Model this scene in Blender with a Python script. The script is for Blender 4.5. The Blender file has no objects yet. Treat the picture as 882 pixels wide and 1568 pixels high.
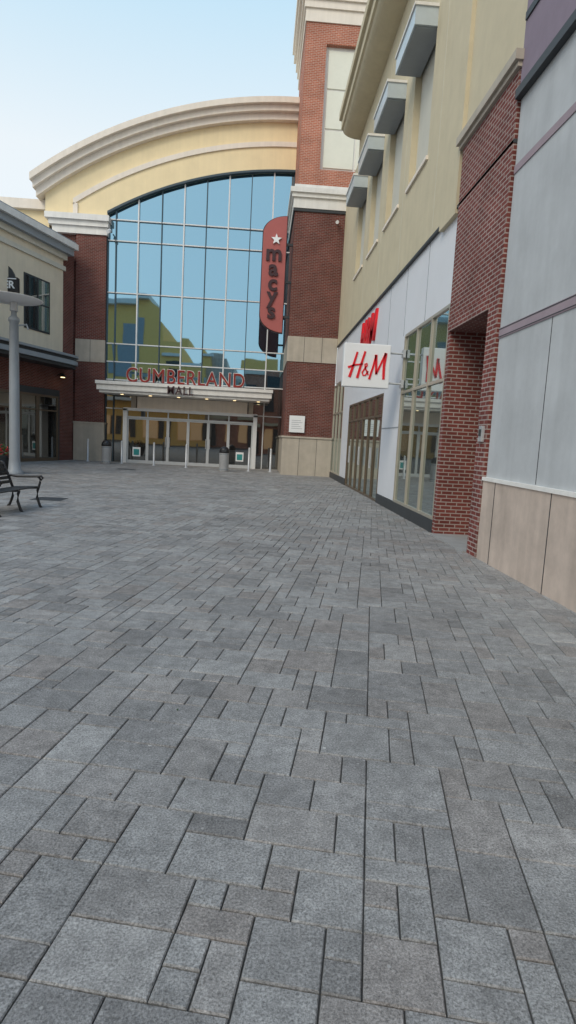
import bpy, math, random
from mathutils import Matrix, Vector
random.seed(11)
S=bpy.context.scene
R=math.radians
S.view_settings.view_transform='Standard'; S.view_settings.look='None'; S.view_settings.exposure=0

# ---------------------------------------------------------------- materials
def newmat(name):
    m=bpy.data.materials.new(name);m.use_nodes=True
    nt=m.node_tree;b=nt.nodes['Principled BSDF']
    return m,nt,b
def col(c): return (c[0],c[1],c[2],1)
def mottled(name,c,rough=.85,var=.12,scale=3,bump=.15,bscale=120,streak=0.0,metal=0,spec=.3):
    m,nt,b=newmat(name);N=nt.nodes;L=nt.links
    tc=N.new('ShaderNodeTexCoord')
    n1=N.new('ShaderNodeTexNoise');n1.inputs['Scale'].default_value=scale;n1.inputs['Detail'].default_value=8;n1.inputs['Roughness'].default_value=.65
    L.new(tc.outputs['Object'],n1.inputs['Vector'])
    mr=N.new('ShaderNodeMapRange');mr.inputs['From Min'].default_value=.3;mr.inputs['From Max'].default_value=.7
    mr.inputs['To Min'].default_value=1-var;mr.inputs['To Max'].default_value=1+var
    L.new(n1.outputs['Fac'],mr.inputs['Value'])
    last=mr.outputs[0]
    if streak>0:
        mp=N.new('ShaderNodeMapping');mp.inputs['Scale'].default_value=(2.2,2.2,.12)
        L.new(tc.outputs['Object'],mp.inputs['Vector'])
        n3=N.new('ShaderNodeTexNoise');n3.inputs['Scale'].default_value=2.5;n3.inputs['Detail'].default_value=6
        L.new(mp.outputs[0],n3.inputs['Vector'])
        m3=N.new('ShaderNodeMapRange');m3.inputs['From Min'].default_value=.35;m3.inputs['From Max'].default_value=.7
        m3.inputs['To Min'].default_value=1+streak*.3;m3.inputs['To Max'].default_value=1-streak
        L.new(n3.outputs['Fac'],m3.inputs['Value'])
        mu=N.new('ShaderNodeMath');mu.operation='MULTIPLY';L.new(last,mu.inputs[0]);L.new(m3.outputs[0],mu.inputs[1]);last=mu.outputs[0]
    vm=N.new('ShaderNodeVectorMath');vm.operation='SCALE';vm.inputs[0].default_value=c
    L.new(last,vm.inputs['Scale']);L.new(vm.outputs[0],b.inputs['Base Color'])
    b.inputs['Roughness'].default_value=rough;b.inputs['Metallic'].default_value=metal
    b.inputs['Specular IOR Level'].default_value=spec
    if bump>0:
        n2=N.new('ShaderNodeTexNoise');n2.inputs['Scale'].default_value=bscale;n2.inputs['Detail'].default_value=4
        L.new(tc.outputs['Object'],n2.inputs['Vector'])
        bp=N.new('ShaderNodeBump');bp.inputs['Strength'].default_value=bump;bp.inputs['Distance'].default_value=.01
        L.new(n2.outputs['Fac'],bp.inputs['Height']);L.new(bp.outputs[0],b.inputs['Normal'])
    return m
def brick(name,c1,c2,cm,w=.2,h=.068,mort=.009):
    m,nt,b=newmat(name);N=nt.nodes;L=nt.links
    uv=N.new('ShaderNodeUVMap')
    t=N.new('ShaderNodeTexBrick');t.inputs['Scale'].default_value=1
    t.inputs['Brick Width'].default_value=w;t.inputs['Row Height'].default_value=h;t.inputs['Mortar Size'].default_value=mort
    t.inputs['Mortar Smooth'].default_value=.2;t.inputs['Bias'].default_value=-.1
    t.inputs['Color1'].default_value=col(c1);t.inputs['Color2'].default_value=col(c2);t.inputs['Mortar'].default_value=col(cm)
    L.new(uv.outputs[0],t.inputs['Vector'])
    n=N.new('ShaderNodeTexNoise');n.inputs['Scale'].default_value=1.3;n.inputs['Detail'].default_value=8
    L.new(uv.outputs[0],n.inputs['Vector'])
    mr=N.new('ShaderNodeMapRange');mr.inputs['From Min'].default_value=.3;mr.inputs['From Max'].default_value=.7;mr.inputs['To Min'].default_value=.82;mr.inputs['To Max'].default_value=1.18
    L.new(n.outputs['Fac'],mr.inputs['Value'])
    vm=N.new('ShaderNodeVectorMath');vm.operation='SCALE';L.new(t.outputs['Color'],vm.inputs[0]);L.new(mr.outputs[0],vm.inputs['Scale'])
    L.new(vm.outputs[0],b.inputs['Base Color']);b.inputs['Roughness'].default_value=.85;b.inputs['Specular IOR Level'].default_value=.25
    bp=N.new('ShaderNodeBump');bp.inputs['Strength'].default_value=.6;bp.inputs['Distance'].default_value=.008;bp.invert=True
    L.new(t.outputs['Fac'],bp.inputs['Height']);L.new(bp.outputs[0],b.inputs['Normal'])
    return m
def glassmat(name,base,tint,fac,rough=.02,wob=.002,wscale=.8):
    """architectural glass: dark tinted body under a reflective coating"""
    m,nt,b=newmat(name);N=nt.nodes;L=nt.links
    b.inputs['Base Color'].default_value=col(base);b.inputs['Roughness'].default_value=.15
    g=N.new('ShaderNodeBsdfGlossy');g.inputs['Color'].default_value=col(tint);g.inputs['Roughness'].default_value=rough
    tc=N.new('ShaderNodeTexCoord');n=N.new('ShaderNodeTexNoise');n.inputs['Scale'].default_value=wscale;n.inputs['Detail'].default_value=1
    L.new(tc.outputs['Object'],n.inputs['Vector'])
    bp=N.new('ShaderNodeBump');bp.inputs['Strength'].default_value=1;bp.inputs['Distance'].default_value=wob
    L.new(n.outputs['Fac'],bp.inputs['Height']);L.new(bp.outputs[0],g.inputs['Normal'])
    lw=N.new('ShaderNodeFresnel');lw.inputs['IOR'].default_value=1.5
    mr=N.new('ShaderNodeMapRange');mr.inputs['From Min'].default_value=.04;mr.inputs['From Max'].default_value=.7;mr.inputs['To Min'].default_value=fac;mr.inputs['To Max'].default_value=1
    L.new(lw.outputs[0],mr.inputs['Value'])
    mx=N.new('ShaderNodeMixShader');L.new(mr.outputs[0],mx.inputs[0]);L.new(b.outputs[0],mx.inputs[1]);L.new(g.outputs[0],mx.inputs[2])
    L.new(mx.outputs[0],N['Material Output'].inputs['Surface'])
    return m
def glow(name,c,s):
    m,nt,b=newmat(name);b.inputs['Base Color'].default_value=col(c);b.inputs['Emission Color'].default_value=col(c);b.inputs['Emission Strength'].default_value=s;return m
CREAM=mottled('cream_stucco',(.88,.73,.46),var=.05,scale=1.2,streak=.04)
CREAM2=mottled('pale_trim',(.84,.76,.66),var=.05,scale=2,streak=.06)
TRIM=mottled('white_trim',(.8,.78,.74),var=.05,scale=2,streak=.08)
STUC=mottled('tan_stucco',(.62,.545,.385),var=.06,scale=1.5,streak=.04,bscale=200)
STUCL=mottled('left_stucco',(.72,.64,.50),var=.06,scale=1.5,streak=.05,bscale=200)
STUCD=mottled('grey_recess_stucco',(.62,.60,.52),var=.05,scale=1.5,streak=.04)
FASC=mottled('white_fascia_panel',(.76,.77,.80),rough=.5,var=.03,scale=1,bump=.02)
GREYW=mottled('grey_wall_panel',(.50,.515,.525),rough=.7,var=.10,scale=1.6,streak=.08,bump=.1)
PURP=mottled('purple_panel',(.27,.22,.27),var=.08)
STRIPE=mottled('mauve_stripe',(.35,.28,.31),var=.08)
LIME=mottled('limestone_base',(.56,.46,.39),var=.16,scale=2.2,streak=.14,bump=.2)
STONE=mottled('cast_stone',(.48,.43,.36),var=.1,scale=2,streak=.1)
BRK=brick('red_brick',(.17,.045,.034),(.115,.033,.026),(.22,.17,.15))
BRKU=brick('hazed_orange_brick',(.46,.15,.085),(.37,.12,.07),(.54,.39,.32))  # haze over the upper tower is put into this lighter brick colour
BRKN=brick('dark_red_brick',(.21,.058,.048),(.14,.04,.035),(.38,.31,.28),mort=.010)
GL=glassmat('curtain_wall_glass',(.01,.03,.04),(.31,.53,.66),.80)
GLD=glassmat('door_glass',(.012,.012,.012),(.8,.82,.8),.30)
GLS=glassmat('storefront_glass',(.03,.04,.04),(.75,.85,.85),.45)
ALU=mottled('white_aluminium',(.75,.76,.76),rough=.35,var=.03,bump=0,spec=.5)
ALUD=mottled('door_aluminium',(.52,.54,.55),rough=.35,var=.04,bump=0,spec=.5)
DARKM=mottled('dark_mullion',(.06,.09,.11),rough=.4,var=.05,bump=0)
CHAMP=mottled('champagne_frame',(.50,.46,.38),rough=.35,metal=.4,var=.05,bump=0)
BRONZE=mottled('bronze_frame',(.16,.12,.085),rough=.4,metal=.3,var=.05,bump=0)
BLACK=mottled('black_iron',(.018,.018,.02),rough=.4,var=.2,bump=.05,spec=.5)
CHAR=mottled('charcoal_panel',(.05,.055,.06),rough=.5,var=.1,bump=.05)
STEEL=mottled('brushed_steel',(.55,.56,.57),rough=.4,metal=.35,var=.08,scale=8,bump=.03)
REDS=mottled('sign_red',(.75,.02,.03),rough=.4,var=.03,bump=0)
MACY=mottled('rose_sign_panel',(.42,.12,.11),rough=.45,var=.05,bump=0)
LETR=mottled('letter_red',(.27,.03,.025),rough=.4,var=.05,bump=0)
LETD=mottled('letter_dark',(.06,.03,.035),rough=.4,var=.05,bump=0)
WHITE=mottled('sign_white',(.86,.87,.88),rough=.35,var=.015,bump=0)
GREYM=mottled('grey_metal',(.30,.33,.36),rough=.4,var=.05,bump=0)
AWN=mottled('awning_metal',(.55,.62,.66),rough=.35,var=.06,bump=0,metal=.3)
CONC=mottled('concrete',(.34,.34,.33),var=.12,scale=4)
LEAF=mottled('leaf_green',(.05,.09,.03),var=.3,scale=6)
FLOW=mottled('red_flower',(.5,.03,.04),var=.2)
YEL=mottled('gold_stucco',(.96,.56,.17),var=.06)
EM=glow('downlight',(1,.75,.4),3)
SUNGLOW=glow('added_sunlit_front_glow',(1,.6,.3),.22)  # added glow, stands in for sunlit shopfronts mirrored in the mall glass

# ---------------------------------------------------------------- mesh helpers
def link(o,parent=None):
    S.collection.objects.link(o)
    if parent: o.parent=parent
    return o
def empty(name,loc=(0,0,0),rz=0):
    e=bpy.data.objects.new(name,None);e.empty_display_size=.2;e.location=loc;e.rotation_euler=(0,0,rz);return link(e)
class MB:
    def __init__(s): s.v=[];s.f=[];s.m=[];s.mats=[];s.sm=[]
    def mi(s,mat):
        if mat not in s.mats:s.mats.append(mat)
        return s.mats.index(mat)
    def add(s,vs,fs,mat,smooth=False):
        o=len(s.v);s.v+=[tuple(p) for p in vs];i=s.mi(mat)
        for f in fs:s.f.append([o+k for k in f]);s.m.append(i);s.sm.append(smooth)
    def box(s,x0,x1,y0,y1,z0,z1,mat):
        if x0>x1:x0,x1=x1,x0
        if y0>y1:y0,y1=y1,y0
        vs=[(x0,y0,z0),(x1,y0,z0),(x1,y1,z0),(x0,y1,z0),(x0,y0,z1),(x1,y0,z1),(x1,y1,z1),(x0,y1,z1)]
        s.add(vs,[(0,3,2,1),(4,5,6,7),(0,1,5,4),(1,2,6,5),(2,3,7,6),(3,0,4,7)],mat)
    def prism(s,poly,axis,a0,a1,mat,smooth=False):
        n=len(poly)
        def P(p,a):
            return (a,p[0],p[1]) if axis=='x' else ((p[0],a,p[1]) if axis=='y' else (p[0],p[1],a))
        vs=[P(p,a0) for p in poly]+[P(p,a1) for p in poly]
        s.add(vs,[tuple(range(n)),tuple(range(2*n-1,n-1,-1))],mat)
        s.add(vs,[(i,i+n,(i+1)%n+n,(i+1)%n) for i in range(n)],mat,smooth)
    def strip(s,xs,lo,hi,y0,y1,mat):
        for a,b in zip(xs[:-1],xs[1:]):
            l0,l1,h0,h1=lo(a),lo(b),hi(a),hi(b)
            vs=[(a,y0,l0),(b,y0,l1),(b,y0,h1),(a,y0,h0),(a,y1,l0),(b,y1,l1),(b,y1,h1),(a,y1,h0)]
            fs=[(0,1,2,3),(7,6,5,4),(3,2,6,7),(0,4,5,1)]
            if a==xs[0]:fs.append((0,3,7,4))
            if b==xs[-1]:fs.append((1,5,6,2))
            s.add(vs,fs,mat)
    def lathe(s,prof,cx,cy,mat,n=24,smooth=True):
        vs=[];fs=[]
        for r,z in prof:
            for i in range(n):
                a=2*math.pi*i/n;vs.append((cx+r*math.cos(a),cy+r*math.sin(a),z))
        for j in range(len(prof)-1):
            for i in range(n):
                fs.append((j*n+i,j*n+(i+1)%n,(j+1)*n+(i+1)%n,(j+1)*n+i))
        s.add(vs,fs,mat,smooth)
        s.add(vs,[tuple(range(n-1,-1,-1)),tuple(range((len(prof)-1)*n,len(prof)*n))],mat)
    def tube(s,pts,r,mat,n=8):
        pts=[Vector(p) for p in pts];vs=[];fs=[]
        for k,p in enumerate(pts):
            d=(pts[min(k+1,len(pts)-1)]-pts[max(k-1,0)]).normalized()
            u=d.cross(Vector((0,0,1)));
            if u.length<.01:u=d.cross(Vector((0,1,0)))
            u.normalize();w=d.cross(u)
            for i in range(n):
                a=2*math.pi*i/n;vs.append(p+u*r*math.cos(a)+w*r*math.sin(a))
        for k in range(len(pts)-1):
            for i in range(n):fs.append((k*n+i,k*n+(i+1)%n,(k+1)*n+(i+1)%n,(k+1)*n+i))
        s.add(vs,fs,mat,True)
        s.add(vs,[tuple(range(n)),tuple(range(len(vs)-1,len(vs)-n-1,-1))],mat)
    def obj(s,name,parent=None,bevel=0):
        me=bpy.data.meshes.new(name);me.from_pydata(s.v,[],s.f)
        for m in s.mats:me.materials.append(m)
        me.polygons.foreach_set('material_index',s.m);me.polygons.foreach_set('use_smooth',s.sm)
        uv=me.uv_layers.new(name='UVMap').data
        for p in me.polygons:
            n=p.normal;ax=max(range(3),key=lambda i:abs(n[i]))
            for li in p.loop_indices:
                c=me.vertices[me.loops[li].vertex_index].co
                uv[li].uv=(c.y,c.z) if ax==0 else ((c.x,c.z) if ax==1 else (c.x,c.y))
        me.update()
        o=bpy.data.objects.new(name,me);link(o,parent)
        if bevel:
            b=o.modifiers.new('bevel','BEVEL');b.width=bevel;b.segments=2;b.limit_method='ANGLE'
        return o
def text(name,body,size,loc,rot,mat,parent,extr=.02,shear=0,offset=0,align='LEFT',space=1.0,xs=1):
    cu=bpy.data.curves.new(name,'FONT');cu.body=body;cu.size=size;cu.extrude=extr;cu.shear=shear;cu.offset=offset
    cu.align_x=align;cu.space_character=space;cu.materials.append(mat)
    o=bpy.data.objects.new(name,cu);o.location=loc;o.rotation_euler=rot;o.scale=(xs,1,1);link(o,parent);return o
def fr(a,b,n):return [a+(b-a)*i/n for i in range(n+1)]

# ---------------------------------------------------------------- plaza paving
def paving():
    U=.121;ang=R(-11);ca,sa=math.cos(ang),math.sin(ang)
    x0,x1,y0,y1=-24.,12.,-16.,36.
    nx=int((x1-x0)/U);ny=int((y1-y0)/U)
    occ=[bytearray(nx) for _ in range(ny)]
    sizes=[((2,2),30),((3,2),22),((2,3),12),((1,2),13),((2,1),17),((1,1),9),((3,1),6),((3,3),3)]
    pool=[s for s,w in sizes for _ in range(w)]
    V=[];F=[]
    for j in range(ny):
        row=occ[j]
        for i in range(nx):
            if row[i]:continue
            for _ in range(6):
                w,h=random.choice(pool)
                if i+w<=nx and j+h<=ny and not any(occ[j+b][i+a] for a in range(w) for b in range(h)):break
            else:w,h=1,1
            for a in range(w):
                for b in range(h):occ[j+b][i+a]=1
            lx0=x0+i*U;ly0=y0+j*U;lx1=lx0+w*U;ly1=ly0+h*U
            cx,cy=(lx0+lx1)/2,(ly0+ly1)/2
            wx=cx*ca-cy*sa;wy=cx*sa+cy*ca
            if wx>3.5 or wx<-17 or wy>31.3 or wy<-14:continue
            g=random.uniform(.0022,.0036);rot=random.gauss(0,.006)
            tx,ty=random.gauss(0,.004),random.gauss(0,.004);dz=random.gauss(0,.0009)
            cr,sr=math.cos(rot),math.sin(rot)
            k=len(V)
            hw,hh=(lx1-lx0)/2-g,(ly1-ly0)/2-g
            def pt(dx,dy,z):
                X=cx+dx*cr-dy*sr;Y=cy+dx*sr+dy*cr
                return (X*ca-Y*sa,X*sa+Y*ca,z+dx*tx+dy*ty+dz)
            for (q,z) in ((0,-.03),(0,-.005),(.004,0)):
                for sx,sy in ((-1,-1),(1,-1),(1,1),(-1,1)):
                    V.append(pt(sx*(hw-q),sy*(hh-q),z))
            for l in (0,4):
                for e in range(4):F.append((k+l+e,k+l+(e+1)%4,k+l+4+(e+1)%4,k+l+4+e))
            F.append((k+8,k+9,k+10,k+11))
    me=bpy.data.meshes.new('pavement');me.from_pydata(V,[],F);me.update()
    m,nt,b=newmat('concrete_pavers');N=nt.nodes;L=nt.links
    geo=N.new('ShaderNodeNewGeometry');tc=N.new('ShaderNodeTexCoord')
    rp=N.new('ShaderNodeValToRGB');e=rp.color_ramp.elements
    e[0].position=0;e[0].color=(.215,.207,.199,1);e[1].position=1;e[1].color=(.36,.352,.338,1)
    for p,c in ((.12,(.258,.250,.242,1)),(.4,(.285,.278,.268,1)),(.52,(.27,.246,.228,1)),(.6,(.298,.291,.281,1)),(.85,(.318,.311,.30,1)),(.93,(.285,.260,.242,1))):
        x=e.new(p);x.color=c
    L.new(geo.outputs['Random Per Island'],rp.inputs[0])
    def noise(sc,det,ro,lo,hi):
        n=N.new('ShaderNodeTexNoise');n.inputs['Scale'].default_value=sc;n.inputs['Detail'].default_value=det;n.inputs['Roughness'].default_value=ro
        L.new(tc.outputs['Object'],n.inputs['Vector'])
        q=N.new('ShaderNodeMapRange');q.inputs['From Min'].default_value=.3;q.inputs['From Max'].default_value=.7;q.inputs['To Min'].default_value=lo;q.inputs['To Max'].default_value=hi
        L.new(n.outputs['Fac'],q.inputs['Value']);return n,q.outputs[0]
    n1,f1=noise(110,3,.85,.35,1.65);_,f2=noise(11,8,.75,.68,1.30);_,f3=noise(.5,5,.5,.88,1.12);_,f4=noise(2.2,6,.6,.84,1.13)
    cur=f1
    for f in (f2,f3,f4):
        a=N.new('ShaderNodeMath');a.operation='MULTIPLY';L.new(cur,a.inputs[0]);L.new(f,a.inputs[1]);cur=a.outputs[0]
    vm=N.new('ShaderNodeVectorMath');vm.operation='SCALE';L.new(rp.outputs[0],vm.inputs[0]);L.new(cur,vm.inputs['Scale'])
    last=vm.outputs[0]
    for sc,rad,fac,c in ((3.2,.03,.6,(.66,.64,.6,1)),(1.7,.035,.5,(.08,.08,.08,1)),(14,.09,.4,(.55,.54,.52,1)),(11,.07,.45,(.09,.085,.08,1))):
        vo=N.new('ShaderNodeTexVoronoi');vo.inputs['Scale'].default_value=sc;L.new(tc.outputs['Object'],vo.inputs['Vector'])
        lt=N.new('ShaderNodeMath');lt.operation='LESS_THAN';lt.inputs[1].default_value=rad;L.new(vo.outputs['Distance'],lt.inputs[0])
        sf=N.new('ShaderNodeMath');sf.operation='MULTIPLY';sf.inputs[1].default_value=fac;L.new(lt.outputs[0],sf.inputs[0])
        mx=N.new('ShaderNodeMix');mx.data_type='RGBA';L.new(sf.outputs[0],mx.inputs['Factor']);L.new(last,mx.inputs['A']);mx.inputs['B'].default_value=c;last=mx.outputs['Result']
    L.new(last,b.inputs['Base Color'])
    b.inputs['Roughness'].default_value=.8;b.inputs['Specular IOR Level'].default_value=.28
    bp=N.new('ShaderNodeBump');bp.inputs['Strength'].default_value=.7;bp.inputs['Distance'].default_value=.004
    L.new(n1.outputs['Fac'],bp.inputs['Height']);L.new(bp.outputs[0],b.inputs['Normal'])
    me.materials.append(m)
    link(bpy.data.objects.new('pavement',me))
paving()
g=MB();g.box(-600,600,-600,600,-1,-.012,mottled('joint_sand',(.085,.08,.073),var=.4,scale=9,bump=.3));g.obj('ground')
g=MB();g.box(-4.95,-4.3,13.1,13.7,-.02,.006,CHAR);g.obj('drain_cover')
g=MB();g.box(-5.9,-5.2,25.0,25.6,-.02,.006,CHAR);g.obj('drain_cover.001')
g=MB()
for _ in range(90):
    x=random.uniform(-9,3.2);y=random.uniform(1.2,25);s=random.uniform(.005,.015);a=random.uniform(0,6.28)
    c,q=math.cos(a),math.sin(a)
    g.add([(x+s*(c*u-q*w*.5),y+s*(q*u+c*w*.5),.004+z*s) for u,w,z in ((-1,0,.1),(0,1,.5),(1.2,0,.1),(0,-1,.2))],[(0,1,2,3)],random.choice([LEAF,BRONZE,STONE]))
g.obj('fallen_leaves')

# ---------------------------------------------------------------- mall
mall=empty('shopping_mall')
XC,ZC=1.5,-3.8
def arc(r):return lambda x:ZC+math.sqrt(max(r*r-(x-XC)**2,.01))
f=MB()
xs=fr(-7.95,12,60);f.strip(xs,arc(18.6),arc(21.3),31,31.5,CREAM)
f.strip(fr(-10.95,-7.95,10),lambda x:12.0,arc(21.3),31,31.5,CREAM)
f.strip(fr(-11.3,12,80),arc(20.85),arc(21.15),30.72,33,CREAM2)
f.strip(fr(-11.38,12,80),arc(21.15),arc(21.42),30.5,33,CREAM2)
f.strip(fr(-11.46,12,80),arc(21.42),arc(21.68),30.3,33,CREAM2)
f.strip(fr(-9.6,12,60),arc(19.72),arc(19.95),30.93,31.05,CREAM2)
f.box(-9.6,-9.38,30.93,31.05,12.05,arc(19.72)(-9.5),CREAM2)
f.strip(fr(-7.95,12,60),arc(18.58),arc(18.68),30.97,31.2,DARKM)
f.strip(fr(-11.0,12,40),lambda x:11.0,arc(21.3),33.5,60,CREAM)
f.box(-14.5,-10.97,31.6,50,0,12.3,CREAM);f.box(-14.7,-10.9,31.35,50.2,12.3,12.75,CREAM2)
f.obj('arched_facade',mall)
p=MB()
p.box(-9.45,-7.98,31,31.5,1.9,5.0,BRK);p.box(-9.45,-7.98,30.97,31.5,5.0,6.1,STONE);p.box(-9.45,-7.98,31,31.5,6.1,11.15,BRK)
p.box(-9.5,-7.95,30.93,31.5,0,1.9,STONE);p.box(-9.52,-7.93,30.9,31.5,1.9,1.98,STONE)
p.box(-11,-9.45,31.2,31.5,0,11.15,BRK)
p.box(-10.6,-7.92,30.92,31.5,11.15,11.5,TRIM);p.box(-10.75,-7.86,30.82,31.5,11.5,11.75,TRIM);p.box(-10.9,-7.8,30.7,31.5,11.75,12.02,TRIM)
p.box(-8.72,-8.70,30.965,31.0,5.0,6.1,CHAR)
p.obj('brick_pier',mall)
c=MB();vx=[-7.95,-7.55,-6.45,-5.3,-4.2,-3.1,-2.0,-.9,.2,1.2];hz=[2.75,4.2,5.1,6.0,8.5,11.0,12.0,15.2]
for a,b in zip(vx[:-1],vx[1:]):
    for q,w in zip([0]+hz[:-1],hz):
        if q<2 and a>-7 and b<0:continue
        dx=random.gauss(0,.003)*(b-a);dz=random.gauss(0,.0025)*(w-q)
        mat=GLD if q<4 else GL
        c.add([(a,31.25-dx-dz,q),(b,31.25+dx-dz,q),(b,31.25+dx+dz,w),(a,31.25-dx+dz,w)],[(0,1,2,3)],mat)
c.obj('curtain_wall_glass',mall)
c=MB()
for i,x in enumerate(vx):
    w=.03 if i in (2,4,6,8) else .018
    c.box(x-w,x+w,31.12,31.28,0 if (x<-7 or x>0) else 2.75,15.0,ALU if i in (2,4,6,8) else DARKM)
for z in hz[:-1]:
    c.box(-7.95,1.2,31.14,31.27,z-.025,z+.025,ALU)
c.obj('mullions',mall)
b=MB();b.box(-8,1.2,31.45,33.4,0,15,CHAR);b.obj('interior_core',mall)
d=MB()
DX=[-6.75,-5.72,-4.68,-3.65,-2.62,-1.58,-.32]
TEAL=mottled('poster_teal',(.05,.3,.3),bump=0)
for a,bb in zip(DX[:-1],DX[1:]):
    dx=random.gauss(0,.012)
    d.add([(a,30.82-dx,.1),(bb,30.82+dx,.1),(bb,30.82+dx,2.3),(a,30.82-dx,2.3)],[(0,1,2,3)],GLD)
    for x in (a+.035,bb-.035):d.box(x-.035,x+.035,30.79,30.86,0,2.3,ALUD)
    d.box(a+.07,bb-.07,30.79,30.86,0,.16,ALUD);d.box(a+.07,bb-.07,30.79,30.86,2.23,2.3,ALUD)
    d.add([(a,30.82,2.38),(bb,30.82,2.38),(bb,30.82,2.66),(a,30.82,2.66)],[(0,1,2,3)],GLD)
    d.box(a-.03,a+.03,30.76,30.9,2.38,2.66,ALUD)
for x in (-6.85,-.22):d.box(x-.1,x+.1,30.7,31.1,0,2.75,ALU)
d.box(-6.95,-.12,30.7,31.1,2.66,2.8,ALU);d.box(-6.75,-.32,30.76,30.9,2.3,2.38,ALUD)
for x in (-4.78,-4.58,-2.72,-2.52):d.tube([(x,30.72,.9),(x,30.72,1.4)],.018,STEEL)
d.box(-6.75,-.3,31.0,31.1,2.3,2.66,CHAR)
for x in (-6.25,-.95):
    d.box(x-.2,x+.2,30.76,30.78,.35,.82,WHITE);d.box(x-.14,x+.14,30.75,30.76,.42,.72,TEAL)
d.obj('entrance_doors',mall)
k=MB();k.box(-7.85,.45,29.5,31.2,3.42,3.55,TRIM);k.box(-7.95,.55,29.4,31.2,3.55,3.82,TRIM);k.box(-8.0,.6,29.32,31.2,3.82,3.98,TRIM)
k.box(-6.6,-6.35,30.9,31.1,2.8,3.42,STONE);k.box(-.6,-.35,30.9,31.1,2.8,3.42,STONE)
k.box(-6.3,-.65,30.92,31.1,2.8,3.4,CREAM2)
k.obj('entrance_canopy',mall,.012)
k=MB()
for x in (-6.9,-5.5,-4.1,-2.7,-1.3,-.1):k.lathe([(.08,3.41),(.08,3.425)],x,30.2,EM,12)
k.obj('canopy_downlights',mall)
text('letters_cumberland','CUMBERLAND',.98,(-6.62,29.64,4.02),(R(90),0,0),LETR,mall,.04,offset=.0,space=1.08,xs=.86)
text('letters_cumberland_edge','CUMBERLAND',.98,(-6.62,29.70,4.02),(R(90),0,0),TRIM,mall,.018,offset=.03,space=1.08,xs=.86)
text('letters_mall','MALL',.56,(-4.55,29.28,3.5),(R(90),0,0),LETD,mall,.03,offset=.005,space=1.15,xs=.86)
k=MB();k.box(-6.6,-.9,29.66,29.72,3.98,4.03,GREYM);k.obj('letter_rail',mall)
k=MB();k.tube([(-7.75,31.1,11.35),(-7.75,30.7,11.35)],.03,GREYM);k.tube([(-7.75,30.7,11.3),(-7.75,30.35,11.15)],.09,WHITE,12);k.obj('security_camera')

# ---------------------------------------------------------------- brick tower
tw=empty('brick_tower')
t=MB()
X0,X1=1.13,3.34;Y0=27.0
t.box(X0-.06,X1,Y0-.06,31.6,0,1.7,STONE);t.box(X0-.1,X1+.0,Y0-.1,31.6,1.7,1.78,STONE)
t.box(X0,X1,Y0,31.6,1.78,5.1,BRK);t.box(X0-.03,X1,Y0-.03,31.6,5.1,6.2,STONE);t.box(X0,X1,Y0,31.6,6.2,11.5,BRK)
t.box(X0-.06,X1+.05,Y0-.06,31.6,11.5,11.62,CHAR);t.box(X0-.08,X1+.05,Y0-.08,31.6,11.62,12.05,TRIM)
t.box(X0-.16,X1+.1,Y0-.16,31.6,12.05,12.22,TRIM);t.box(X0-.24,X1+.1,Y0-.24,31.6,12.22,12.42,TRIM)
t.box(X0-.06,X1+2.6,Y0-.05,31.6,12.42,12.6,TRIM)
for x in (1.85,2.65):t.box(x-.008,x+.008,Y0-.065,Y0-.03,.0,1.7,CHAR);t.box(x-.008,x+.008,Y0-.035,Y0,5.1,6.2,CHAR)
UX=1.22
t.box(UX,2.12,Y0+.05,31.6,12.6,19.1,BRKU);t.box(2.12,6.2,Y0+.05,31.6,12.6,13.3,BRKU);t.box(2.12,6.2,Y0+.05,31.6,18.3,19.1,BRKU)
t.box(2.12,6.2,Y0+.25,31.6,13.3,18.3,TRIM);t.box(5.2,6.2,Y0+.06,31.5,13.3,18.3,BRKU)
PANE=mottled('frosted_pane',(.78,.77,.66),rough=.25,var=.03,bump=0)
for z0,z1 in ((13.45,14.95),(15.05,16.55),(16.65,18.15)):
    for x0,x1 in ((2.25,3.55),(3.65,5.05)):t.box(x0,x1,Y0+.2,Y0+.3,z0,z1,PANE)
for i,(o,z0,z1) in enumerate(((.05,19.1,19.6),(.12,19.6,19.9),(.2,19.9,20.3),(.32,20.3,20.7),(.4,20.7,21.2))):
    t.box(UX-o,6.2+o,Y0+.05-o,32,z0,z1,CREAM2)
t.obj('tower_body',tw)
t=MB();t.box(1.35,2.05,26.9,26.94,1.95,2.7,WHITE)
for i in range(5):t.box(1.45,1.95-.08*(i%3),26.896,26.9,2.12+i*.09,2.135+i*.09,GREYM)
t.obj('notice_sign')
k=MB();k.tube([(3.0,26.98,11.1),(3.0,26.8,11.1)],.03,GREYM);k.tube([(3.0,26.85,11.12),(2.95,26.55,11.0)],.07,WHITE,12);k.obj('security_camera.001')
bl=empty('department_store_sign')
s=MB()
poly=[(.82,6.35),(.82,11.3)]+[(.82-1.02*math.sin(a),10.55+.75*math.cos(a)) for a in fr(.15,math.pi/2,8)]+[(-.2,7.1)]+[(.82-1.02*math.cos(a),7.1-.75*math.sin(a)) for a in fr(.1,math.pi/2,8)]
s.prism(poly[::-1],'y',27.15,27.4,MACY)
s.obj('panel',bl,.02)
s=MB()
cxp,czp=.3,8.85
s.prism([(cxp+(x-cxp)*1.07,czp+(z-czp)*1.015) for x,z in poly][::-1],'y',27.2,27.36,LETD);
for z in (7.0,8.5,10.1):s.box(.8,1.16,27.22,27.32,z,z+.1,CHAR)
s.obj('frame_and_brackets',bl)
for ch,z in (('m',9.42),('a',8.78),('c',8.15),('y',7.62),('s',6.95)):
    text('letter_'+ch,ch,.95,(.3,27.12,z),(R(90),0,0),LETD,bl,.04,offset=.025,align='CENTER')
s=MB();st=[]
for i in range(10):
    r=.24 if i%2==0 else .1;a=math.pi/2+i*math.pi/5;st.append((.38+r*math.cos(a),10.3+r*math.sin(a)))
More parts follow.
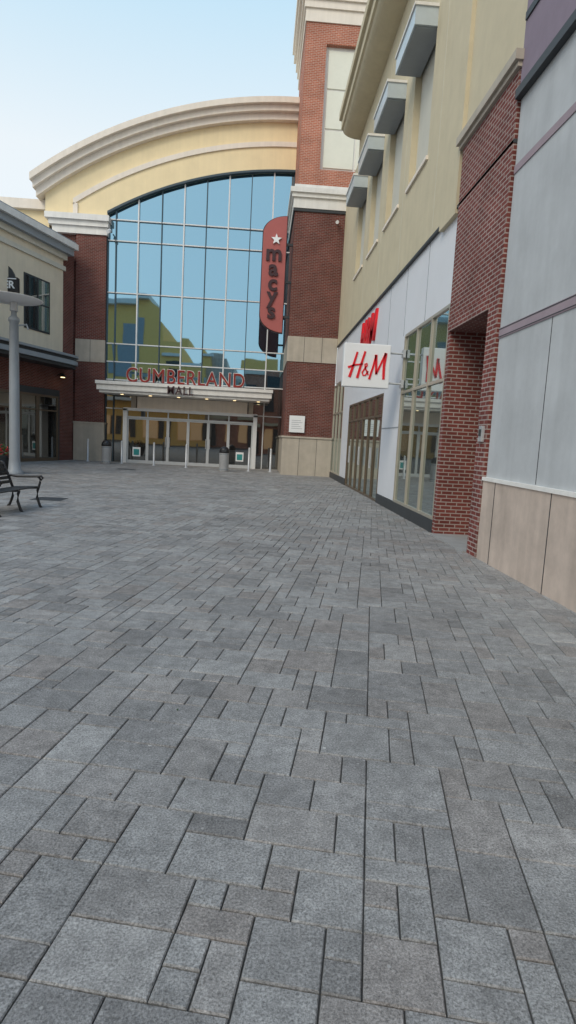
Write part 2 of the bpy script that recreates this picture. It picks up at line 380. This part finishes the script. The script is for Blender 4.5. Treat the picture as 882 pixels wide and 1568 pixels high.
s.prism(st[::-1],'y',27.08,27.15,WHITE);s.obj('star',bl)

# ---------------------------------------------------------------- right-hand retail building
rb=empty('retail_building')
W=3.35
w=MB()
D=9
w.box(W,D,-12,8.45,1.2,6.4,GREYW);w.box(W-.04,D,-12,8.45,-.05,1.16,LIME);w.box(W-.06,D,-12,8.46,1.16,1.21,TRIM)
for y in fr(-11,8,12):w.box(W-.045,W-.03,y-.006,y+.006,0,1.16,CHAR)
w.box(W-.015,W+.1,-12,8.44,3.18,3.32,STRIPE);w.box(W-.015,W+.1,-12,8.44,5.38,5.48,STRIPE)
for z in (3.195,3.30):w.box(W-.02,W,-12,8.44,z,z+.01,CHAR)
for y in (-8,-3,2.2,6.9):w.box(W-.004,W+.1,y,y+.01,1.22,3.18,CHAR)
w.box(W-.04,D,-12,8.44,6.4,13,PURP);w.box(W-.09,D,-12,8.46,6.34,6.46,CHAR);w.box(W-.06,W,-12,8.42,7.3,7.4,CHAR)
w.obj('grey_wall',rb)
w=MB()
PX=W-.05
w.box(PX,D,8.47,8.84,0,6.75,BRKN);w.box(PX,D,8.84,10.7,3.66,6.75,BRKN)
w.box(W-.02,4.7,10.62,10.8,0,3.66,BRKN);w.box(4.6,4.7,8.84,10.62,0,3.66,BRKN)
w.box(PX-.012,PX,8.84,10.7,3.66,3.87,BRKN)
w.box(PX-.05,W+.2,8.43,10.78,6.75,6.82,STONE);w.box(PX-.1,W+.2,8.40,10.81,6.82,6.95,STONE)
w.box(PX-.06,4.6,8.84,10.62,-.02,.02,CONC)
w.obj('brick_entry',rb)
w=MB();w.box(PX-.04,PX,8.55,8.68,1.72,1.95,STEEL);w.box(PX-.05,PX-.04,8.58,8.65,1.8,1.9,CHAR);w.obj('intercom',rb)
w=MB()
SB=5.85;ST=13.2
w.box(W,D,8.46,10.8,6.95,ST,STUC)
w.box(W-.07,D,10.8,11.75,5.72,ST,STUC)
bays=[(13.35,15.05),(16.02,17.72),(18.69,20.39),(21.36,23.06)]
prev=11.75
for a,b in bays:
    w.box(W,D,prev,a,SB,ST,STUC);w.box(W,D,a,b,SB,7.8,STUC);w.box(W,D,a,b,10.72,ST,STUC)
    w.box(W+.16,D,a,b,7.8,10.72,STUCD);w.box(W-.05,W+.1,a-.06,b+.06,7.72,7.8,CREAM2)
    prev=b
w.box(W,D,prev,24,SB,ST,STUC);w.box(W,D,24,27.2,SB,12.3,STUC)
w.box(W-.05,W+.1,8.46,26.9,SB-.05,SB,CHAR)
for y in (12.5,15.5,18.2,20.85):w.box(W-.004,W+.01,y,y+.012,SB,ST,STUCD)
w.obj('stucco_wall',rb)
w=MB()
for a,b in bays:
    w.box(2.86,W+.1,a-.03,b+.03,10.36,10.72,AWN);w.box(2.83,W+.1,a-.06,b+.06,10.72,10.78,TRIM)
    w.box(2.9,W+.1,a+.02,b-.02,10.33,10.36,GREYM)
w.obj('window_canopies',rb)
w=MB()
prof=[(W+.3,13.1),(W-.02,13.1)]+[(W-.02-.66*math.sin(a),13.1+.28*(1-math.cos(a))) for a in fr(0,math.pi/2,8)]+[(2.6,13.4),(2.6,13.7),(2.5,13.72),(2.5,14.0),(W+.3,14.0)]
n=len(prof);vs=[(x,8.0,z) for x,z in prof]+[(x,23.9,z) for x,z in prof]
w.add(vs,[(i,(i+1)%n,(i+1)%n+n,i+n) for i in range(n)]+[tuple(range(n-1,-1,-1)),tuple(range(n,2*n))],STUC)
w.box(W+.3,D,8.0,23.9,13.2,13.9,STUC)
w.obj('eave',rb)
w=MB()
w.box(W+.02,W+.3,10.8,27.1,4.2,SB-.05,FASC)
for y in (12.6,14.4,16.2,20.1,24.0):w.box(W+.012,W+.03,y,y+.012,4.2,SB-.05,GREYM)
w.box(W+.0,W+.3,14.15,16.15,.25,4.2,FASC);w.box(W-.006,W+.02,14.15,16.15,2.02,2.05,GREYM);w.box(W+.0,W+.3,22.2,23.9,.25,4.2,FASC)
w.box(W+.0,W+.3,16.15,22.2,3.0,4.2,FASC)
w.box(W-.03,W+.3,10.8,16.15,-.02,.24,CHAR);w.box(W-.03,W+.3,22.2,27,-.02,.24,CHAR)
w.box(W+.32,D,10.8,27.2,0,SB,CHAR)
w.obj('storefront_wall',rb)
gl=MB();fm=MB()
def win(y0,y1,z0,z1,ny,trans,frm,gx=W+.03):
    ys=fr(y0,y1,ny)
    zs=[z0]+trans+[z1]
    for a,b in zip(ys[:-1],ys[1:]):
        for q,r in zip(zs[:-1],zs[1:]):
            dx=random.gauss(0,.002)
            gl.add([(gx-dx,a,q),(gx+dx,b,q),(gx+dx,b,r),(gx-dx,a,r)],[(0,3,2,1)],GLS)
    for y in ys:
        fm.box(W-.015,W+.16,y-.025,y+.025,z0,z1,frm)
    for z in zs:fm.box(W-.008,W+.15,y0,y1,z-.03,z+.03,frm)
win(10.85,14.12,.27,4.17,3,[2.85],CHAMP)
win(16.18,22.17,.03,2.97,6,[2.4],BRONZE)
win(23.93,27.0,.27,4.1,3,[2.85],CHAMP)
for y in (17.1,17.25,19.1,19.25,21.1,21.25):fm.tube([(W-.07,y,.9),(W-.07,y,1.5)],.015,STEEL)
gl.obj('storefront_glass',rb);fm.obj('window_frames',rb)
text('fascia_letters','H&M',1.2,(W-.0,20.6,4.75),(R(90),0,R(-90)),REDS,rb,.05,shear=.3,offset=.03)
sg=empty('projecting_store_sign')
def ribbon(mb,pts,w,y0,y1,mat,taper=1):
    n=len(pts)
    L=[];Rr=[]
    for i,p in enumerate(pts):
        a=pts[max(i-1,0)];b=pts[min(i+1,n-1)];dx,dz=b[0]-a[0],b[1]-a[1];l=math.hypot(dx,dz) or 1
        ww=w*(1+(taper-1)*i/(n-1))/2
        L.append((p[0]-dz/l*ww,p[1]+dx/l*ww));Rr.append((p[0]+dz/l*ww,p[1]-dx/l*ww))
    for i in range(n-1):mb.prism([L[i],L[i+1],Rr[i+1],Rr[i]],'y',y0,y1,mat)
s=MB();s.box(1.9,3.0,14,14.2,2.92,3.92,WHITE);s.obj('sign_box',sg,.015)
s=MB();s.tube([(2.98,14.1,3.75),(3.4,14.1,3.75)],.025,STEEL);s.tube([(2.98,14.1,3.05),(3.4,14.1,3.05)],.025,STEEL)
s.box(3.3,3.36,14.02,14.18,3.66,3.84,STEEL);s.box(3.3,3.36,14.02,14.18,2.96,3.14,STEEL);s.obj('arms',sg)
for yy0,yy1,flip in ((13.985,14.0,1),(14.2,14.215,-1)):
    s=MB();ox=2.45;q=lambda pts:[(ox+flip*(a-.5)*.92,3.42+(b-.5)*.62) for a,b in pts]
    ribbon(s,q([(.07,.04),(.14,.4),(.24,.98)]),.065,yy0,yy1,REDS,.7)
    ribbon(s,q([(.27,.02),(.33,.4),(.44,1.02)]),.06,yy0,yy1,REDS,.8)
    ribbon(s,q([(.02,.40),(.2,.5),(.4,.55)]),.05,yy0,yy1,REDS,.6)
    ribbon(s,q([(.55,.16),(.46,.42),(.45,.55),(.5,.58),(.51,.5),(.44,.36),(.39,.24),(.42,.13),(.48,.14),(.54,.3)]),.032,yy0,yy1,REDS)
    ribbon(s,q([(.58,.0),(.66,.45),(.72,.9)]),.05,yy0,yy1,REDS,.8)
    ribbon(s,q([(.72,.92),(.74,.5),(.75,.2)]),.065,yy0,yy1,REDS,.7)
    ribbon(s,q([(.75,.2),(.86,.6),(.97,1.0)]),.045,yy0,yy1,REDS)
    ribbon(s,q([(.97,1.0),(.94,.5),(.95,.02)]),.07,yy0,yy1,REDS,.8)
    s.obj('brush_letters',sg)

# ---------------------------------------------------------------- left building (angled)
lb=empty('corner_shop_building',(-9.75,30.0,0),R(-17.5))
l=MB();T=-16
l.box(-8,0,T,0,4.6,9.6,STUCL)
l.box(-8,.08,T,.1,9.1,9.3,STUCD);l.box(-8,.14,T,.14,9.6,9.85,STUCD);l.box(-8,.35,T,.35,9.85,10.15,GREYM)
l.box(-8,.5,T,.5,10.15,10.42,TRIM);l.box(-8,.42,T,.42,10.42,10.5,GREYM)
l.box(-8,-.02,T,-.02,0,4.6,BRK)
l.box(-1.5,-.1,-.02,1.0,0,10.2,BRK)
l.box(-.02,.05,-3.3,-.3,0,3.4,CHAR)
l.obj('walls',lb)
l=MB()
for a,b in ((-2.7,-1.1),(-6.2,-4.6),(-9.7,-8.1)):
    l.box(-.01,.03,a-.08,b+.08,5.92,8.28,CHAR);l.add([(.04,a,6),(.04,b,6),(.04,b,8.2),(.04,a,8.2)],[(0,1,2,3)],GLD)
    l.box(.03,.07,(a+b)/2-.03,(a+b)/2+.03,6,8.2,CHAR);l.box(.03,.065,a,b,7.1,7.16,CHAR)
for a,b in ((-3.1,-2.0),(-1.9,-.5),(-6.5,-3.6),(-10,-7)):
    l.add([(.06,a,.15),(.06,b,.15),(.06,b,3.0),(.06,a,3.0)],[(0,1,2,3)],GLD)
    for y in (a,b):l.box(.05,.1,y-.05,y+.05,0,3.1,BRONZE)
    l.box(.05,.1,a,b,3.0,3.1,BRONZE);l.box(.05,.1,a,b,2.35,2.42,BRONZE);l.box(.05,.1,a,b,0,.15,BRONZE)
l.obj('windows',lb)
l=MB()
def can(o,z0,z1,mat):
    pts=[(0.02,T),(.95+o,T),(.95+o,-.7)]+[(.35+(.6+o)*math.cos(a),-.7+(.9+o)*math.sin(a)) for a in fr(0.1,math.pi/2,8)]+[(.02,.2+o)]
    l.prism(pts,'z',z0,z1,mat)
can(0,4.45,4.6,CHAR);can(.1,4.6,4.8,GREYM);can(.03,4.8,4.95,CHAR);can(.14,4.95,5.05,GREYM)
l.obj('street_canopy',lb)
l=MB()
l.tube([(.1,-.55,4.1),(.35,-.55,4.2)],.02,BLACK);l.lathe([(.16,4.02),(.12,4.1),(.03,4.2)],.4,-.55,BLACK,16)
l.lathe([(.1,4.0),(.1,4.02)],.4,-.55,EM,12);l.obj('wall_lamp',lb)
ds=empty('diner_sign')
s=MB();cx,cz=-11.2,7.55
s.prism([(cx+.62*math.cos(a),cz+.85*math.sin(a)) for a in fr(0,2*math.pi,24)[:-1]],'y',26.45,26.6,CHAR)
s.prism([(cx-.7,cz-.35),(cx+.72,cz-.35),(cx+.72,cz+.25),(cx-.7,cz+.25)][::-1],'y',26.4,26.65,BLACK)
s.prism([(cx-.66,cz+.17),(cx+.68,cz+.17),(cx+.68,cz+.21),(cx-.66,cz+.21)][::-1],'y',26.39,26.4,WHITE)
s.prism([(cx-.5,cz-.7),(cx+.5,cz-.7),(cx+.65,cz-.38),(cx-.65,cz-.38)][::-1],'y',26.38,26.44,REDS)
s.box(cx-1.3,cx-.5,26.5,26.56,cz,cz+.06,CHAR);s.obj('board',ds)
text('diner_letters','DINER',.42,(cx,26.38,cz-.2),(R(90),0,0),WHITE,ds,.01,offset=.01,align='CENTER')

# ---------------------------------------------------------------- street furniture
lp=empty('street_lamp',(-8.05,20,0))
s=MB();s.lathe([(.26,0),(.26,.1),(.2,.16),(.17,.5),(.155,3),(.14,4.9),(.17,4.92),(.17,5.02),(.09,5.1),(.06,5.5)],0,0,GREYM,24);s.obj('pole',lp)
s=MB();s.lathe([(.05,5.5),(.3,5.54),(1.0,5.62),(1.02,5.64),(.6,5.68),(.05,5.74)],-.15,0,WHITE,32)
s.lathe([(.12,5.25),(.12,5.52)],0,0,STEEL,16);s.obj('disc_shade',lp)
s=MB();s.tube([(0.1,0,4.8),(.4,0,4.85),(.45,0,4.7)],.03,GREYM);s.obj('bracket',lp)
pl=empty('flower_planter',(-8.75,20.2,0))
s=MB();s.lathe([(.35,0),(.42,.1),(.52,.55),(.56,.6),(.5,.6),(.48,.5)],0,0,CHAR,20);s.obj('pot',pl)
s=MB()
for _ in range(420):
    a=random.uniform(0,6.28);r=.55*math.sqrt(random.random());z=.55+random.random()*.55*(1-r);s_=.06
    u=Vector((random.gauss(0,1),random.gauss(0,1),random.gauss(0,1))).normalized()*s_;v=Vector((random.gauss(0,1),random.gauss(0,1),random.gauss(0,1))).normalized()*s_
    p=Vector((r*math.cos(a),r*math.sin(a),z));s.add([p-u,p+v*.5,p+u,p-v*.5],[(0,1,2,3)],FLOW if random.random()<.3 else LEAF)
s.obj('flowers',pl)
def bollard(x,y):
    s=MB();s.lathe([(.09,0),(.09,.02),(.05,.03),(.05,1.08),(.04,1.12),(.005,1.13)],x,y,STEEL,20);s.obj('bollard')
for x,y in [(-8.55,30.2),(-6.75,29.7),(-5.1,29.3),(-3.45,28.7),(-.42,28.3),(.62,28.5)]:bollard(x,y)
def bin_(x,y):
    e=empty('trash_can',(x,y,0))
    s=MB();s.lathe([(.2,0),(.22,.03),(.22,.82),(.23,.84)],0,0,STEEL,28)
    for z in (.08,.76):s.lathe([(.226,z),(.232,z+.01),(.232,z+.03),(.226,z+.04)],0,0,GREYM,28)
    s.obj('body',e)
    s=MB();s.lathe([(.235,.84),(.24,.9),(.22,1.0),(.15,1.1),(.05,1.14)],0,0,BLACK,28);s.box(-.1,.1,-.245,-.2,.9,1.0,CHAR);s.obj('lid',e)
bin_(-7.3,28.9);bin_(-1.55,27.3)
bn=empty('park_bench',(-4.46,10.4,0),R(-6))
s=MB()
for i in range(6):
    x=-.08-i*.088;s.box(x-.036,x+.036,.02,1.5,.40-.006*i,.422-.006*i,BLACK)
for i in range(5):
    z=.49+i*.08;x=-.60-.035*i;s.box(x-.012,x+.012,.02,1.5,z-.03,z+.03,BLACK)
s.obj('slats',bn,.006)
s=MB()
for y in (.0,.76,1.52):
    s.tube([(.03,y,.0),(-.0,y,.03),(-.06,y,.2),(-.05,y,.34),(-.03,y,.40)],.027,BLACK)
    s.tube([(-.03,y,.40),(-.3,y,.385),(-.58,y,.37)],.027,BLACK)
    s.tube([(-.66,y,.0),(-.62,y,.04),(-.56,y,.2),(-.56,y,.38),(-.64,y,.6),(-.75,y,.86),(-.80,y,.88)],.027,BLACK)
    if y!=.76:
        s.tube([(-.03,y,.40),(.0,y,.5),(.0,y,.58),(-.06,y,.62),(-.2,y,.61),(-.45,y,.60),(-.66,y,.62)],.024,BLACK)
        s.tube([(-.06,y,.62),(.02,y,.63),(.06,y,.59),(.03,y,.55),(-.0,y,.57)],.021,BLACK)
s.obj('iron_frames',bn)

# ---------------------------------------------------------------- buildings across the plaza (behind the viewer)
ob=empty('stucco_theatre_building')
o=MB()
o.box(-30,-18,-45,-24,0,17,BRKU)
o.prism([(-23,0),(-8,0),(-8,12.5),(-10.5,12.5),(-10.5,15),(-14,15),(-14,17.5),(-17,19.5),(-23,19.5)],'y',-45,-23,YEL)
o.prism([(-23.4,19.5),(-16.8,19.5),(-16.8,20.2),(-23.4,20.2)][::-1],'y',-46,-22,TRIM)
o.box(-14,-7.5,-23.3,-22.6,12.2,12.6,TRIM);o.box(-20,-17.5,-23.2,-22.9,9,17,GREYM);o.box(-13.5,-11.5,-23.2,-22.9,7,11.5,CHAR)
o.box(-23,-8,-23.15,-22.95,8,8.3,TRIM);o.box(-8.2,-5,-44,-25,0,13,LIME)
for x in (-22,-18.5,-15,-11.5):o.box(x,x+1.6,-23.1,-22.9,.8,3.4,SUNGLOW);o.box(x+1.7,x+2.5,-23.1,-22.9,.8,3.4,CHAR)
o.box(-24,-7,-22.95,-21.5,5.3,5.9,TRIM)
o.obj('body',ob)
ob=empty('brick_shop_row')
o=MB()
o.box(-8,20,-45,-26,0,10.5,BRKU);o.box(-8.3,20.3,-45,-25.6,10.5,11.2,CREAM2);o.box(-3,3,-26,-25.7,11.2,13,YEL)
for x in range(-7,19,4):
    o.box(x,x+1.2,-26.1,-25.8,.8,3.6,SUNGLOW);o.box(x+1.3,x+2.6,-26.1,-25.8,.2,3.6,CHAR);o.box(x+.3,x+2.2,-26.1,-25.8,6,9,CHAR);o.box(x-.2,x+2.8,-26,-24.9,4.1,4.5,STUC)
o.obj('body',ob)

# ---------------------------------------------------------------- light
SUN_EL=42;SUN_AZ=215   # degrees clockwise from +Y : behind the viewer, soft
wd=bpy.data.worlds.new('World');S.world=wd;wd.use_nodes=True
nt=wd.node_tree;N=nt.nodes;L=nt.links
bg=N['Background'];sk=N.new('ShaderNodeTexSky');sk.sky_type='NISHITA';sk.sun_disc=False
sk.sun_elevation=R(SUN_EL);sk.sun_rotation=R(SUN_AZ);sk.air_density=1.0;sk.dust_density=2.0;sk.ozone_density=1.5
# thin high haze whitening the sky toward the horizon
tc=N.new('ShaderNodeTexCoord');sx=N.new('ShaderNodeSeparateXYZ');L.new(tc.outputs['Generated'],sx.inputs[0])
rp=N.new('ShaderNodeValToRGB');e=rp.color_ramp.elements
e[0].position=0;e[0].color=(.96,.98,.98,1);e[1].position=1;e[1].color=(.26,.48,.80,1)
for p_,c_ in ((.38,(.93,.99,1.0,1)),(.56,(.62,.86,1.0,1)),(.72,(.33,.64,.97,1))):
    x=e.new(p_);x.color=c_
L.new(sx.outputs['Z'],rp.inputs[0])
sc=N.new('ShaderNodeVectorMath');sc.operation='SCALE';sc.inputs['Scale'].default_value=1.1/.15;L.new(rp.outputs[0],sc.inputs[0])
mx=N.new('ShaderNodeMix');mx.data_type='RGBA';mx.inputs['Factor'].default_value=.78
L.new(sk.outputs[0],mx.inputs['A']);L.new(sc.outputs[0],mx.inputs['B'])
L.new(mx.outputs['Result'],bg.inputs[0]);bg.inputs[1].default_value=.15
sl=bpy.data.lights.new('sun','SUN');sl.energy=1.6;sl.angle=R(30);sl.color=(1,.88,.70)
so=bpy.data.objects.new('sun',sl);link(so)
dv=Vector((math.sin(R(SUN_AZ))*math.cos(R(SUN_EL)),math.cos(R(SUN_AZ))*math.cos(R(SUN_EL)),math.sin(R(SUN_EL))))
so.rotation_euler=dv.to_track_quat('Z','Y').to_euler()

# ---------------------------------------------------------------- camera
cd=bpy.data.cameras.new('camera');cam=bpy.data.objects.new('camera',cd);link(cam)
cd.sensor_fit='HORIZONTAL';cd.sensor_width=36;cd.lens=36*900/882;cd.clip_end=2000;cd.clip_start=.05
cam.matrix_world=Matrix.Translation((0,0,1.6))@Matrix.Rotation(R(-3.2),4,'Z')@Matrix.Rotation(R(83),4,'X')@Matrix.Rotation(R(3),4,'Z')
S.camera=cam
